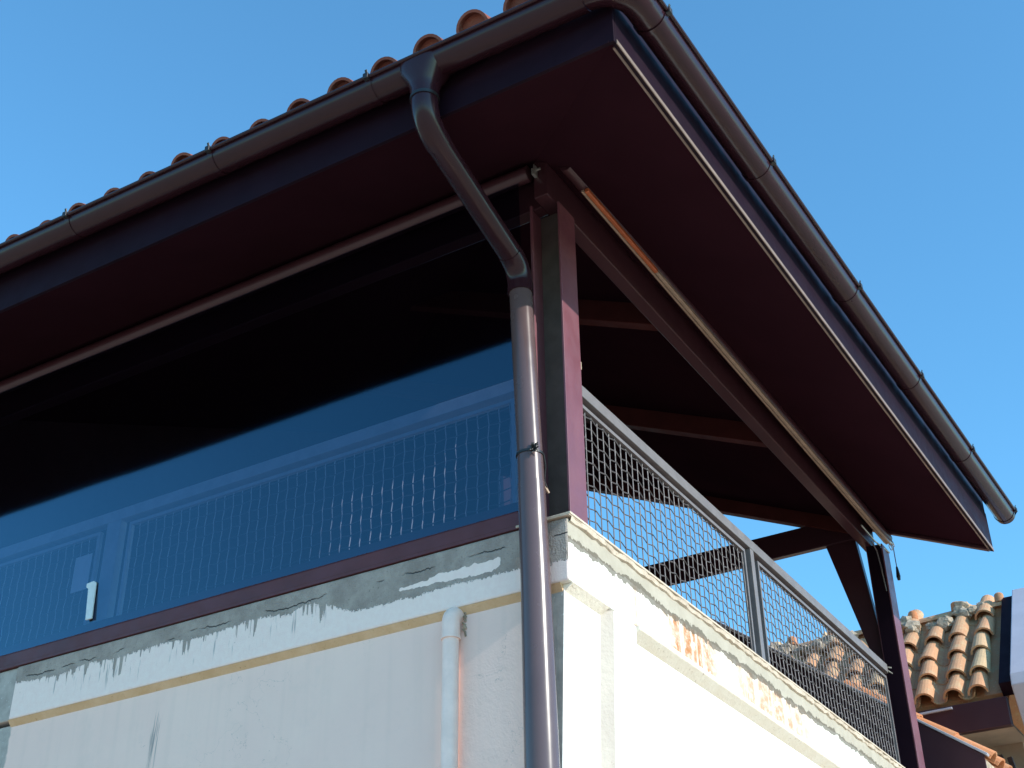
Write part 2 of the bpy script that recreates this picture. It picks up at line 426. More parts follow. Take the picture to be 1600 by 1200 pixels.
class MB:
    def __init__(self):
        self.v, self.f, self.sm = [], [], []

    def add(self, verts, faces, smooth=False):
        b = len(self.v)
        self.v += [tuple(q) for q in verts]
        self.f += [tuple(b + i for i in q) for q in faces]
        self.sm += [smooth] * len(faces)
        return self

    def box(self, x0, x1, y0, y1, z0, z1):
        v = [(x, y, z) for x in (x0, x1) for y in (y0, y1) for z in (z0, z1)]
        return self.add(v, [(0, 1, 3, 2), (4, 6, 7, 5), (0, 4, 5, 1), (2, 3, 7, 6), (0, 2, 6, 4), (1, 5, 7, 3)])

    def hexa(self, a, b):
        """solid between two quads a and b (4 points each, same order)"""
        return self.add(list(a) + list(b), [(3, 2, 1, 0), (4, 5, 6, 7), (0, 1, 5, 4), (1, 2, 6, 5), (2, 3, 7, 6), (3, 0, 4, 7)])

    def bar(self, p, q, w, h, upv=(0, 0, 1)):
        p, q = Vector(p), Vector(q)
        d = (q - p).normalized()
        s = d.cross(Vector(upv)).normalized()
        u = s.cross(d)
        ring = lambda c: [c - s * w / 2 - u * h / 2, c + s * w / 2 - u * h / 2, c + s * w / 2 + u * h / 2, c - s * w / 2 + u * h / 2]
        return self.hexa(ring(p), ring(q))

    def tube(self, path, r, n=12, caps=True, smooth=True):
        path = [Vector(p) for p in path]
        rs = r if isinstance(r, (list, tuple)) else [r] * len(path)
        b = len(self.v)
        prev = None
        for i, p in enumerate(path):
            d = (path[min(i + 1, len(path) - 1)] - path[max(i - 1, 0)]).normalized()
            if prev is None:
                a = Vector((0, 0, 1)) if abs(d.z) < 0.9 else Vector((1, 0, 0))
                s = d.cross(a).normalized()
            else:
                s = (prev - d * prev.dot(d)).normalized()
            prev = s
            u = d.cross(s)
            for j in range(n):
                t = 2 * math.pi * j / n
                self.v.append(tuple(p + (s * math.cos(t) + u * math.sin(t)) * rs[i]))
        for i in range(len(path) - 1):
            for j in range(n):
                k = (j + 1) % n
                self.f.append((b + i * n + j, b + i * n + k, b + (i + 1) * n + k, b + (i + 1) * n + j))
                self.sm.append(smooth)
        if caps:
            self.f.append(tuple(b + j for j in reversed(range(n))))
            self.sm.append(False)
            e = b + (len(path) - 1) * n
            self.f.append(tuple(e + j for j in range(n)))
            self.sm.append(False)
        return self

    def prism(self, poly, axis, a, b):
        """extrude polygon (2D) along axis from a to b"""
        def P(q, t):
            return {'x': (t, q[0], q[1]), 'y': (q[0], t, q[1]), 'z': (q[0], q[1], t)}[axis]
        n = len(poly)
        v = [P(q, a) for q in poly] + [P(q, b) for q in poly]
        f = [tuple(range(n))[::-1], tuple(range(n, 2 * n))] + [(i, (i + 1) % n, n + (i + 1) % n, n + i) for i in range(n)]
        return self.add(v, f)

    def sweep(self, prof, frames, closed=False, smooth=True, caps=False):
        """prof: list of (a,b); frames: list of (origin, A, B)"""
        b = len(self.v)
        n = len(prof)
        for o, A, B in frames:
            for a_, b_ in prof:
                self.v.append(tuple(Vector(o) + Vector(A) * a_ + Vector(B) * b_))
        m = n if closed else n - 1
        for i in range(len(frames) - 1):
            for j in range(m):
                k = (j + 1) % n
                self.f.append((b + i * n + j, b + i * n + k, b + (i + 1) * n + k, b + (i + 1) * n + j))
                self.sm.append(smooth)
        if caps:
            self.f.append(tuple(b + j for j in reversed(range(n))))
            self.f.append(tuple(b + (len(frames) - 1) * n + j for j in range(n)))
            self.sm += [False, False]
        return self

    def build(self, name, mat, parent=None, bevel=0.0, origin=None, recalc=True):
        org = origin if origin is not None else (ORG[parent.name] if parent else Vector((0, 0, 0)))
        org = Vector(org)
        me = bpy.data.meshes.new(name)
        me.from_pydata([tuple(Vector(q) - org) for q in self.v], [], self.f)
        me.polygons.foreach_set("use_smooth", self.sm)
        me.materials.append(mat)
        me.update()
        import bmesh
        bm = bmesh.new()
        bm.from_mesh(me)
        if recalc:
            bmesh.ops.recalc_face_normals(bm, faces=bm.faces[:])
        bm.to_mesh(me)
        bm.free()
        if any(self.sm):
            me.set_sharp_from_angle(angle=math.radians(42))
        o = bpy.data.objects.new(name, me)
        COL.objects.link(o)
        ORG[o.name] = org
        if parent:
            o.parent = parent
            o.location = org - ORG[parent.name]
        else:
            o.location = org
        if bevel:
            md = o.modifiers.new("bevel", 'BEVEL')
            md.width = bevel
            md.segments = 2
            md.limit_method = 'ANGLE'
            md.angle_limit = math.radians(40)
        return o


def thing(name, loc, label, cat, group=None, kind=None):
    o = bpy.data.objects.new(name, None)
    o.empty_display_size = 0.1
    COL.objects.link(o)
    o.location = loc
    ORG[o.name] = Vector(loc)
    tag(o, label, cat, group, kind)
    return o


def tag(o, label, cat=None, group=None, kind=None):
    if label:
        o['label'] = label
    if cat:
        o['category'] = cat
    if group:
        o['group'] = group
    if kind:
        o['kind'] = kind


def place(src, parent, mat4):
    """copy of a mesh object under parent, at a world matrix (parents here are unrotated)"""
    c = src.copy()
    COL.objects.link(c)
    c.parent = parent
    m = Matrix.Translation(-ORG[parent.name]) @ mat4
    c.location = m.to_translation()
    c.rotation_euler = m.to_euler()
    c.scale = m.to_scale()
    return c


# ------------------------------------------------------------------ ground
GZ = -4.7
g = MB().box(-260, 260, -260, 260, GZ - 0.3, GZ).build('ground', M['ground'])
tag(g, 'pale paved ground below the houses', None, None, 'structure')

# ------------------------------------------------------------------ the house below the veranda
house = thing('plastered_house', (0, 0, GZ), 'white plastered corner house with peeling paint under the brown veranda', 'house')
XE, YE = 6.4, 9.0
REC = 0.03      # lower wall stands back from the band on the shaded side
RECF = 0.05     # and on the sunlit side
# shaded side (faces -X)
MB().prism([(RECF, -0.38), (YE, -0.38), (YE, GZ), (RECF + 0.20, GZ)], 'x', REC, 0.5).build('wall', M['wall_side'], house)
MB().box(0.0, 0.5, 0.0, 4.02, -0.35, -0.002).build('plaster_band', M['band_side'], house, 0.012)
MB().box(0.012, 0.5, 4.021, YE, -0.35, -0.002).build('plaster_band', M['wall_side'], house, 0.01)
MB().prism([(0.0, -0.3505), (REC + 0.002, -0.392), (0.4, -0.392), (0.4, -0.3505)], 'y', 0.055, 4.018).build('moulding', M['lip_side'], house)
# sunlit side (faces -Y)
MB().prism([(RECF - 0.002, -0.381), (0.5, -0.381), (0.5, GZ), (RECF + 0.198, GZ)], 'x', REC + 0.001, XE).build('wall', M['wall_front'], house)
MB().box(0.002, XE, -0.001, 0.49, -0.351, -0.003).build('plaster_band', M['band_front'], house, 0.012)
pil = MB()
pil.hexa([(0.475, 0.0, -0.352), (0.735, 0.0, -0.352), (0.735, 0.3, -0.352), (0.475, 0.3, -0.352)],
         [(0.475, 0.198, GZ), (0.735, 0.198, GZ), (0.735, 0.3, GZ), (0.475, 0.3, GZ)])
pil.build('pilaster', M['wall_front'], house, 0.006)
pil = MB()
pil.hexa([(0.405, 0.050, -0.352), (0.476, 0.0015, -0.352), (0.476, 0.29, -0.352), (0.405, 0.29, -0.352)],
         [(0.405, 0.248, GZ), (0.476, 0.1995, GZ), (0.476, 0.29, GZ), (0.405, 0.29, GZ)])
pil.build('pilaster_reveal', M['reveal'], house)
MB().prism([(-0.001, -0.352), (RECF - 0.003, -0.388), (0.3, -0.388), (0.3, -0.352)], 'x', REC + 0.004, 0.424).build('moulding', M['lip_front'], house)
MB().prism([(-0.022, -0.345), (-0.022, -0.372), (0.0, -0.385), (RECF - 0.003, -0.412), (0.3, -0.412), (0.3, -0.345)], 'x', 0.737, XE).build('moulding', M['lip_front'], house, 0.006)
# coping with its rough mortar bed
MB().box(-0.012, XE, -0.026, 0.3, 0.004, 0.018).build('coping', M['coping'], house, 0.003)
b = MB()
n = 130
pr = []
for i in range(n + 1):
    x = 0.01 + (XE - 0.02) * i / n
    j1, j2 = random.uniform(-0.006, 0.006), random.uniform(-0.008, 0.008)
    pr.append(((x, 0, 0), (-0.020 + j1, 0.003), (-0.012 + j1, -0.018 + j2), (0.004, -0.026 + j2)))
b.sweep([(0, 0)] * 1, [], False)
vs, fs = [], []
for (o, a, c, d) in pr:
    for q in (a, c, d):
        vs.append((o[0], q[0], q[1]))
for i in range(n):
    for j in range(2):
        fs.append((i * 3 + j, i * 3 + j + 1, i * 3 + 4 + j, i * 3 + 3 + j))
b.add(vs, fs)
b.build('mortar_bed', M['coping'], house)
MB().box(-0.014, 0.3, 0.302, 0.30 + 0.001, 0.004, 0.012)
MB().box(-0.016, 0.2, -0.020, 0.20, -0.0015, 0.003).build('corner_cap', M['coping'], house, 0.001)
# veranda floor and the rooms behind
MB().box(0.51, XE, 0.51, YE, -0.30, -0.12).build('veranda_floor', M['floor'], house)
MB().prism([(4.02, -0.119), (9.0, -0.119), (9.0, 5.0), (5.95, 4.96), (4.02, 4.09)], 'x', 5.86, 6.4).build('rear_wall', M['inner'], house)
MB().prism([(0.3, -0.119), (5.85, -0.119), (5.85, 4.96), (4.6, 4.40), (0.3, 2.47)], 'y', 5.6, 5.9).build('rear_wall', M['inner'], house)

# ------------------------------------------------------------------ veranda frame and roof
SL = 0.45
FX, FY, FZ = -1.13, -0.97, 1.855          # outer faces and bottom of the fascias
RX = 5.93                                   # open end of the roof
RY = 5.95                                    # ridge
roof = thing('veranda_roof', (0, 0, -0.05), 'dark brown steel veranda roof with deep eaves on the corner of the white house', 'roof', None, 'thing')


def zs(d):
    """soffit height d metres in from the fascia face"""
    return FZ + 0.012 + SL * d


def slab(name, mat, off, thick, fx=FX, fy=FY, rx=RX):
    b = MB()
    h = RY - FY
    xr = FX + h
    A = lambda x, y, d, o: (x, y, zs(d) + o)
    for o2 in (0,):
        q = [(fx + 0.02, fy + 0.02, 0.02), (rx, fy + 0.02, 0.02), (rx, RY, h), (xr, RY, h)]
        b.hexa([A(*p, off) for p in q], [A(*p, off + thick) for p in q])
    s1 = b.build(name, mat, roof)
    b = MB()
    q = [(fx + 0.02, fy + 0.02, 0.02), (xr, RY, h), (xr, 10.0, h), (fx + 0.02, 10.0, 0.02)]
    
    b.hexa([A(*p, off) for p in q], [A(*p, off + thick) for p in q])
    b.build(name, mat, roof)


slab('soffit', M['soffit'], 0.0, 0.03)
slab('roof_deck', M['tile'], 0.27, 0.08)
# fascias
MB().box(FX, FX + 0.02, FY, 10.0, FZ, 2.22).build('fascia', M['fascia'], roof, 0.003)
MB().hexa([(FX + 0.021, FY, FZ), (FX + 0.021, FY + 0.02, FZ), (FX + 0.021, FY + 0.02, 2.225), (FX + 0.021, FY, 2.225)],
          [(RX, FY, FZ), (RX, FY + 0.02, FZ), (RX, FY + 0.02, 2.40), (RX, FY, 2.40)]).build('fascia', M['fascia'], roof, 0.003)
# drip trims on the fascia bottoms
MB().box(FX + 0.02, RX + 0.012, FY - 0.006, FY - 0.001, FZ - 0.006, FZ + 0.022).build('drip_trim', M['drip'], roof)
MB().box(FX + 0.05, RX + 0.012, FY + 0.022, FY + 0.034, FZ + 0.004, FZ + 0.014).build('drip_trim', M['drip'], roof)
MB().box(FX - 0.006, FX - 0.001, FY + 0.03, 10.0, FZ - 0.004, FZ + 0.012).build('drip_trim', M['fascia'], roof)
# verge at the open end
vb = MB()
y0, y1 = FY + 0.0, RY
vb.hexa([(RX + 0.001, y0, FZ - 0.004), (RX + 0.022, y0, FZ - 0.004), (RX + 0.022, y0, FZ + 0.36), (RX + 0.001, y0, FZ + 0.36)],
        [(RX + 0.001, y1, zs(y1 - FY) - 0.016), (RX + 0.022, y1, zs(y1 - FY) - 0.016), (RX + 0.022, y1, zs(y1 - FY) + 0.30), (RX + 0.001, y1, zs(y1 - FY) + 0.30)])
vb.build('verge_board', M['fascia'], roof)
tb = MB()
tb.bar((RX - 0.03, FY + 0.025, zs(0.02) - 0.016), (RX - 0.03, RY, zs(RY - FY) - 0.018), 0.055, 0.03)
tb.build('verge_trim', M['brown'], roof, 0.006)
# beams along the two open sides
MB().box(-0.06, RX - 0.07, 0.02, 0.11, 2.075, 2.36).build('eaves_beam', M['brown'], roof, 0.006)
MB().box(0.03, 0.12, 0.111, 9.9, 2.075, 2.36).build('eaves_beam', M['brown'], roof, 0.006)
# rafters under the roof
for x in (1.75, 3.74):
    y0 = max(0.112, 0.0)
    y1 = RY - 0.3
    y0 = max(y0, 0.13)
    MB().bar((x, y0, zs(y0 - FY) - 0.085), (x, y1, zs(y1 - FY) - 0.085), 0.10, 0.16).build('rafter', M['rafter'], roof, 0.005)
MB().bar((RX - 0.12, 0.13, zs(0.13 - FY) - 0.07), (RX - 0.12, RY - 0.2, zs(RY - 0.2 - FY) - 0.07), 0.10, 0.13).build('rafter', M['rafter'], roof, 0.005)
# tie beam across the open end, and its haunch on the far post
MB().box(RX - 0.14, RX - 0.072, 0.112, 4.0, 2.20, 2.44).build('tie_beam', M['brown'], roof, 0.006)
hb = MB()
hb.hexa([(5.82, 0.19, 2.30), (5.90, 0.19, 2.30), (5.90, 0.52, 2.45), (5.82, 0.52, 2.45)],
        [(5.82, 0.052, 0.90), (5.90, 0.052, 0.90), (5.90, 0.14, 0.90), (5.82, 0.14, 0.90)])
hb.build('knee_brace', M['brown'], roof, 0.005)


def h_post(name, x0, x1, y0, y1, z0, z1, label):
    t = thing(name, ((x0 + x1) / 2, (y0 + y1) / 2, z0), label, 'post', 'brown steel posts of the veranda')
    MB().box(x0, x1, y0, y0 + 0.012, z0, z1).build('flange', M['post'], t, 0.002)
    MB().box(x0, x1, y1 - 0.012, y1, z0, z1).build('flange', M['post'], t, 0.002)
    xm = (x0 + x1) / 2
    MB().box(xm - 0.005, xm + 0.005, y0 + 0.0121, y1 - 0.0121, z0, z1).build('web', M['primer'], t)
    return t


cp = h_post('steel_post', 0.035, 0.225, -0.002, 0.185, 0.0185, 2.074,
            'brown H-section steel post at the near corner beside the downpipe')
MB().box(-0.020, -0.003, 0.150, 0.165, 0.019, 2.07).build('jamb', M['post'], cp, 0.002)
MB().bar((0.226, 0.03, 1.05), (0.265, 0.03, 1.05), 0.03, 0.05).build('cleat', M['trim'], cp)
b = MB()
for z in (0.10, 0.19):
    MB().bar((-0.02, 0.147, z), (0.012, 0.135, z - 0.02), 0.012, 0.010).build('bolt', M['trim'], cp)
b.bar((-0.05, 0.142, 0.265), (0.03, 0.120, 0.175), 0.010, 0.012)
b.build('wire_tie', M['trim'], cp)
fp = h_post('steel_post', 5.74, 5.93, -0.075, 0.075, 0.0185, 2.074,
            'brown H-section steel post at the far open end of the veranda')
MB().box(5.735, 5.739, -0.06, 0.065, 0.0185, 2.07).build('side_plate', M['fascia'], fp)

# sill channel on the shaded side
sc = thing('sill_channel', (0, 4.5, 0.0), 'long brown steel channel lying along the wall top under the clear curtain', 'beam')
MB().box(-0.004, 0.10, 0.27, 9.0, 0.019, 0.158).build('channel', M['sill'], sc, 0.004)
MB().box(-0.008, 0.02, 0.27, 9.0, 0.0005, 0.0185).build('lower_lip', M['sill'], sc)

# ------------------------------------------------------------------ roof tiles (barrel)


def tile_mesh(name, mat, length, r0, r1, th, seg=8, arc=math.pi, flip=False):
    """barrel tile: local X runs up the slope, Z is away from the roof"""
    b = MB()
    rings = []
    for (x, r) in ((0.0, r0), (length, r1)):
        for rr in (r, r - th):
            ring = []
            for i in range(seg + 1):
                a = (math.pi - arc) / 2 + arc * i / seg
                zz = rr * math.sin(a)
                ring.append((x, rr * math.cos(a), -zz if flip else zz))
            rings.append(ring)
    n = seg + 1
    v = [q for r in rings for q in r]
    f = []
    for i in range(seg):
        f.append((i, i + 1, 2 * n + i + 1, 2 * n + i))
        f.append((n + i, 3 * n + i, 3 * n + i + 1, n + i + 1))
        f.append((i, n + i, n + i + 1, i + 1))
        f.append((2 * n + i, 2 * n + i + 1, 3 * n + i + 1, 3 * n + i))
    f.append((0, 2 * n, 3 * n, n))
    f.append((n - 1, 2 * n - 1, 4 * n - 1, 3 * n - 1))
    b.add(v, f, False)
    me_o = b.build(name, mat)
    for p in me_o.data.polygons:
        p.use_smooth = False
    return me_o


def slope_mat(p, upslope, lateral):
    X = Vector(upslope).normalized()
    Y = Vector(lateral).normalized()
    Z = X.cross(Y).normalized()
    if Z.z < 0:
        Y = -Y
        Z = -Z
    return Matrix(((X.x, Y.x, Z.x, p[0]), (X.y, Y.y, Z.y, p[1]), (X.z, Y.z, Z.z, p[2]), (0, 0, 0, 1)))


def jitter(m, a):
    return m @ Euler((random.uniform(-a, a), random.uniform(-a, a), random.uniform(-a, a))).to_matrix().to_4x4()


TP = 0.2865
cov = tile_mesh('roof_tile', M['tile'], 0.44, 0.098, 0.080, 0.016, 12)
pan = tile_mesh('pan_tile', M['tile'], 0.44, 0.085, 0.095, 0.014, 6, math.pi * 0.9, True)
plug = MB().prism([(0.083 * math.cos(math.pi * i / 10), 0.083 * math.sin(math.pi * i / 10)) for i in range(11)], 'x', 0.035, 0.05).build('end_plug', M['tile'])
first = {}


def put(src, key, parent, m):
    """the first use takes the source itself, later ones are copies"""
    if first.get(key, True):
        first[key] = False
        src.parent = parent
        q = Matrix.Translation(-ORG[parent.name]) @ m
        src.location, src.rotation_euler, src.scale = q.to_translation(), q.to_euler(), q.to_scale()
        return src
    return place(src, parent, m)


k0 = -4
for row in range(2):
    for k in range(k0, 24):
        y = 0.063 + TP * k
        x = -1.245 + row * 0.33
        if y < -0.62 + row * 0.33:
            continue
        z = 2.243 + row * 0.33 * SL + row * 0.012
        z -= 0.045 * max(0.0, min(1.0, (y + 0.1) / 1.1))
        m_ = jitter(slope_mat((x + random.uniform(-.012, .012), y, z), (1, 0, SL), (0, 1, 0)), 0.02)
        put(cov, 'c', roof, m_)
        if row == 0:
            put(plug, 'pl', roof, m_)
        put(pan, 'p', roof, slope_mat((x + 0.02, y + TP / 2, z + 0.045), (1, 0, SL), (0, 1, 0)))
for row in range(2):
    for k in range(0, 25):
        x = -0.80 + TP * k
        y = -0.93 + row * 0.33
        if x > RX - 0.05 or x < FX + (y - FY) + 0.28:
            continue
        z = 2.26 + row * 0.33 * SL + row * 0.012
        put(cov, 'c', roof, jitter(slope_mat((x, y, z), (0, 1, SL), (1, 0, 0)), 0.02))
        put(pan, 'p', roof, slope_mat((x + TP / 2, y + 0.02, z + 0.045), (0, 1, SL), (1, 0, 0)))

for k in range(8):
    q = 0.10 + 0.27 * k
    place(cov, roof, jitter(slope_mat((FX + q, FY + q, zs(q) + 0.36 + 0.01 * (k % 2)), (1, 1, SL), (1, -1, 0)), 0.02))

# ------------------------------------------------------------------ gutter round the corner
gut = thing('roof_gutter', (FX, FY, 2.1), 'dark brown half-round gutter turning the roof corner under the clay tiles', 'gutter')
GR = 0.088
gzl = lambda y: 2.142 + 0.0115 * max(-1.0, min(y, 6.0))
GXc, GYc = FX - 0.10, FY - 0.105           # centre lines
GZc = 2.15


def gz(x):
    return 2.142 + 0.0243 * max(0.0, x + 0.87)


def gprof(r, th=0.004, a0=0.0, a1=math.pi, n=18):
    return [(r * math.cos(math.pi + a0 + (a1 - a0) * i / n), r * math.sin(math.pi + a0 + (a1 - a0) * i / n)) for i in range(n + 1)]


def trough_prof(r):
    """half round with an outward bead on the outer rim; first coordinate points outwards"""
    p = [(-r * math.cos(t), -r * math.sin(t)) for t in [math.pi * i / 20 for i in range(21)]]
    # p runs from inner rim (-r,0) to the outer rim (+r,0)
    bead = [(r + 0.011 - 0.011 * math.cos(t), 0.004 + 0.011 * math.sin(t)) for t in [math.pi * i / 6 * 1.0 for i in range(1, 10)]]
    q = [(r - 0.004) for _ in ()]
    inner = [(-(r - 0.004) * math.cos(t), -(r - 0.004) * math.sin(t)) for t in [math.pi * i / 20 for i in range(20, -1, -1)]]
    return p + bead + inner


PR = trough_prof(GR)
EX = 6.28
CR = 0.20
# long runs
MB().sweep(PR, [((GXc, y, gzl(y)), (-1, 0, 0), (0, 0, 1)) for y in (GYc + CR, 0.0, 2.0, 4.0, 6.0, 9.9)], True, True, True).build('trough', M['gutter'], gut)
MB().sweep(PR, [((x, GYc, gz(x)), (0, -1, 0), (0, 0, 1)) for x in (GXc + CR, 0.5, 2.5, EX)], True, True, True).build('trough', M['gutter'], gut)
fr = []
for i in range(13):
    t = math.pi / 2 * i / 12
    o = Vector((GXc + CR - CR * math.cos(t), GYc + CR - CR * math.sin(t), GZc - 0.008))
    A = Vector((-math.cos(t), -math.sin(t), 0))
    fr.append((o, A, (0, 0, 1)))
MB().sweep(trough_prof(GR + 0.002), fr, True, True, True).build('corner_piece', M['gutter'], gut)
# end cap
b = MB()
cap = [(-GR * math.cos(t), -GR * math.sin(t)) for t in [math.pi * i / 20 for i in range(21)]]
b.prism([(GYc - a, gz(EX) + c) for a, c in cap], 'x', EX + 0.001, EX + 0.012)
b.build('end_cap', M['gutter'], gut)


def bracket(p, A, D):
    """strap round the trough at p, outward A, along D"""
    r = GR + 0.0045
    prof = [(-r * math.cos(t), -r * math.sin(t)) for t in [math.pi * i / 16 for i in range(17)]]
    pi_ = [(a * (r - 0.004) / r, c * (r - 0.004) / r) for a, c in reversed(prof)]
    p, A, D = Vector(p), Vector(A), Vector(D)
    o = MB().sweep(prof + pi_, [(p - D * 0.017, A, (0, 0, 1)), (p + D * 0.017, A, (0, 0, 1))], True, True, True).build('bracket', M['gutter'], gut)
    c = MB()
    q = p + A * (GR + 0.012)
    c.bar(q - D * 0.016 + Vector((0, 0, 0.004)), q + D * 0.016 + Vector((0, 0, 0.004)), 0.034, 0.036)
    c.bar(q + Vector((0, 0, 0.02)), q + A * 0.012 + Vector((0, 0, 0.048)), 0.016, 0.006)
    c.build('clip', M['black'], o, 0.003)


for y in (0.396, 1.512, 2.657, 3.8):
    bracket((GXc, y, gzl(y)), (-1, 0, 0), (0, 1, 0))
for x in (-0.90, 0.50, 2.03, 3.42, 4.83, 6.24):
    bracket((x, GYc, gz(x)), (0, -1, 0), (1, 0, 0))

# ------------------------------------------------------------------ downpipe
dpt = thing('downpipe', (-0.08, 0.16, GZ), 'brown metal downpipe with a swan neck running down beside the house corner', 'downpipe')
PRD = 0.070
px, py = -0.0775, 0.205
OX, OY = GXc, 0.085
# outlet funnel under the gutter: flat shield narrowing to a round spigot
b = MB()
ring = []
for (z, hw, hd, rnd) in ((2.145, 0.135, 0.100, 0.25), (2.075, 0.118, 0.098, 0.35), (2.005, 0.080, 0.080, 0.8), (1.955, 0.076, 0.076, 1.0), (1.90, 0.075, 0.075, 1.0)):
    r = []
    for j in range(24):
        t = 2 * math.pi * j / 24
        c, s = math.cos(t), math.sin(t)
        e = 1.0 if rnd >= 1 else (0.35 + 0.65 * rnd)
        r.append((OX + hd * math.copysign(abs(c) ** e, c), OY + hw * math.copysign(abs(s) ** e, s), z))
    ring.append(r)
v = [q for r in ring for q in r]
f = [(i * 24 + j, i * 24 + (j + 1) % 24, (i + 1) * 24 + (j + 1) % 24, (i + 1) * 24 + j) for i in range(4) for j in range(24)]
b.add(v, f, True)
b.build('outlet', M['gutter'], dpt)


def elbow(a, c, d, n=10):
    """quadratic bend a -> d with control c"""
    a, c, d = Vector(a), Vector(c), Vector(d)
    return [a * (1 - t) ** 2 + c * 2 * t * (1 - t) + d * t * t for t in [i / n for i in range(n + 1)]]


E1a = Vector((OX, OY, 1.91))
E1c = Vector((OX, OY, 1.76))
E2c = Vector((px, py, 1.59))
dirn = (E2c - E1c).normalized()
E1d = E1c + dirn * 0.16
E2a = E2c - dirn * 0.15
E2d = E2c + Vector((0, 0, -0.14))
MB().tube(elbow(E1a, E1c, E1d), PRD + 0.002, 24).build('elbow', M['gutter'], dpt)
MB().tube([E1d - dirn * 0.02, E2a + dirn * 0.02], PRD - 0.002, 24).build('slant_pipe', M['gutter'], dpt)
MB().tube(elbow(E2a, E2c, E2d), PRD + 0.002, 24).build('elbow', M['gutter'], dpt)
ptop = E2d + Vector((0, 0, 0.02))


def pipe_at(z):
    """centre and radius of the hand-fitted pipe, which swells a little downwards"""
    K = [(ptop.z, ptop.x, ptop.y, 0.066), (0.36, -0.079, 0.165, 0.070), (-0.35, -0.081, 0.146, 0.0745), (-1.30, -0.087, 0.130, 0.082), (GZ + 0.05, -0.089, 0.09, 0.084)]
    for a, b_ in zip(K, K[1:]):
        if z >= b_[0]:
            t = (a[0] - z) / (a[0] - b_[0])
            return Vector((a[1] + (b_[1] - a[1]) * t, a[2] + (b_[2] - a[2]) * t, z)), a[3] + (b_[3] - a[3]) * t


def run(zs_):
    q = [pipe_at(z) for z in zs_]
    return [c for c, _ in q], [r for _, r in q]


c_, r_ = run((ptop.z, 0.9, 0.36, 0.16))
MB().tube(c_, [r - 0.0015 for r in r_], 32).build('pipe', M['pipe'], dpt)
c_, r_ = run((0.19, -0.35, -0.8, -1.30, -2.5, GZ + 0.05))
MB().tube(c_, [r + 0.001 for r in r_], 32).build('pipe', M['pipe'], dpt)
MB().tube([E2d + Vector((0, 0, 0.03)), E2d + Vector((0, 0, -0.035))], PRD + 0.004, 28).build('collar', M['gutter'], dpt)
MB().tube([E1a + Vector((0, 0, 0.012)), E1a + Vector((0, 0, -0.008))], PRD + 0.007, 28).build('collar', M['black'], dpt)
# clamp with a twist of black wire
zc = 0.36
pc = pipe_at(zc)[0]
cl = MB().tube([pc + Vector((0, 0, 0.007)), pc - Vector((0, 0, 0.007))], PRD + 0.004, 28).build('clamp', M['black'], dpt)
b = MB()
kp = pc + Vector((-0.055, -0.058, 0.0))
for i in range(16):
    d = Vector((random.uniform(-1, 0.2), random.uniform(-1, 0.6), random.uniform(-.8, 1))).normalized()
    e = Vector((random.uniform(-1, 1), random.uniform(-1, 1), random.uniform(-1, 1))) * 0.012
    b.tube([kp + e * 0.3, kp + d * random.uniform(0.012, 0.034) + e, kp + d * random.uniform(0.02, 0.04) - e], [0.006, 0.004, 0.002], 5)
b.build('wire_knot', M['black'], cl)
b = MB()
b.tube([pc + Vector((0.02, -0.07, 0)), pc + Vector((0.055, -0.06, -0.05)), pc + Vector((0.075, -0.04, -0.13)), (0.01, 0.12, 0.20)], 0.005, 6)
b.build('clamp_wire', M['black'], cl)

# white vent pipe on the wall
vp = thing('vent_pipe', (-0.02, 0.69, GZ), 'white plastic pipe with an elbow at its top on the pale side wall', 'pipe')
vx, vy = -0.018, 0.69
MB().tube([(vx, vy, GZ + 0.1), (vx, vy, -0.50)], 0.043, 20).build('pipe', M['pvc'], vp)
MB().tube([(vx, vy, -0.515), (vx, vy, -0.44)] + elbow((vx, vy, -0.44), (vx, vy, -0.385), (vx + 0.055, vy - 0.004, -0.385))[1:], 0.048, 20).build('elbow', M['pvc'], vp)
MB().tube([(vx, vy, -0.525), (vx, vy, -0.512)], 0.051, 20).build('collar', M['pvc'], vp)
b = MB()
for i in range(7):
    b.tube([(0.022, vy - 0.05 + random.uniform(-.01, .01), -0.375 - i * 0.018), (0.03, vy - 0.06, -0.385 - i * 0.02)], random.uniform(0.005, 0.011), 5)
b.build('cement_patch', M['mortar'], vp)

# ------------------------------------------------------------------ railings with crimped wire mesh


def crimped(n, pitch, amp, r, axis, plane, phase=0):
    """wire along axis with waves in the plane direction; n half waves"""
    pts = []
    A, P = Vector(axis), Vector(plane)
    N = A.cross(P)
    steps = n * 2
    for i in range(steps + 1):
        s = (0, 1, 0, -1)[(i + phase * 2) % 4]
        pts.append(A * (i * pitch / 2) + P * (amp * s) + N * (amp * 0.5 * s))
    return pts


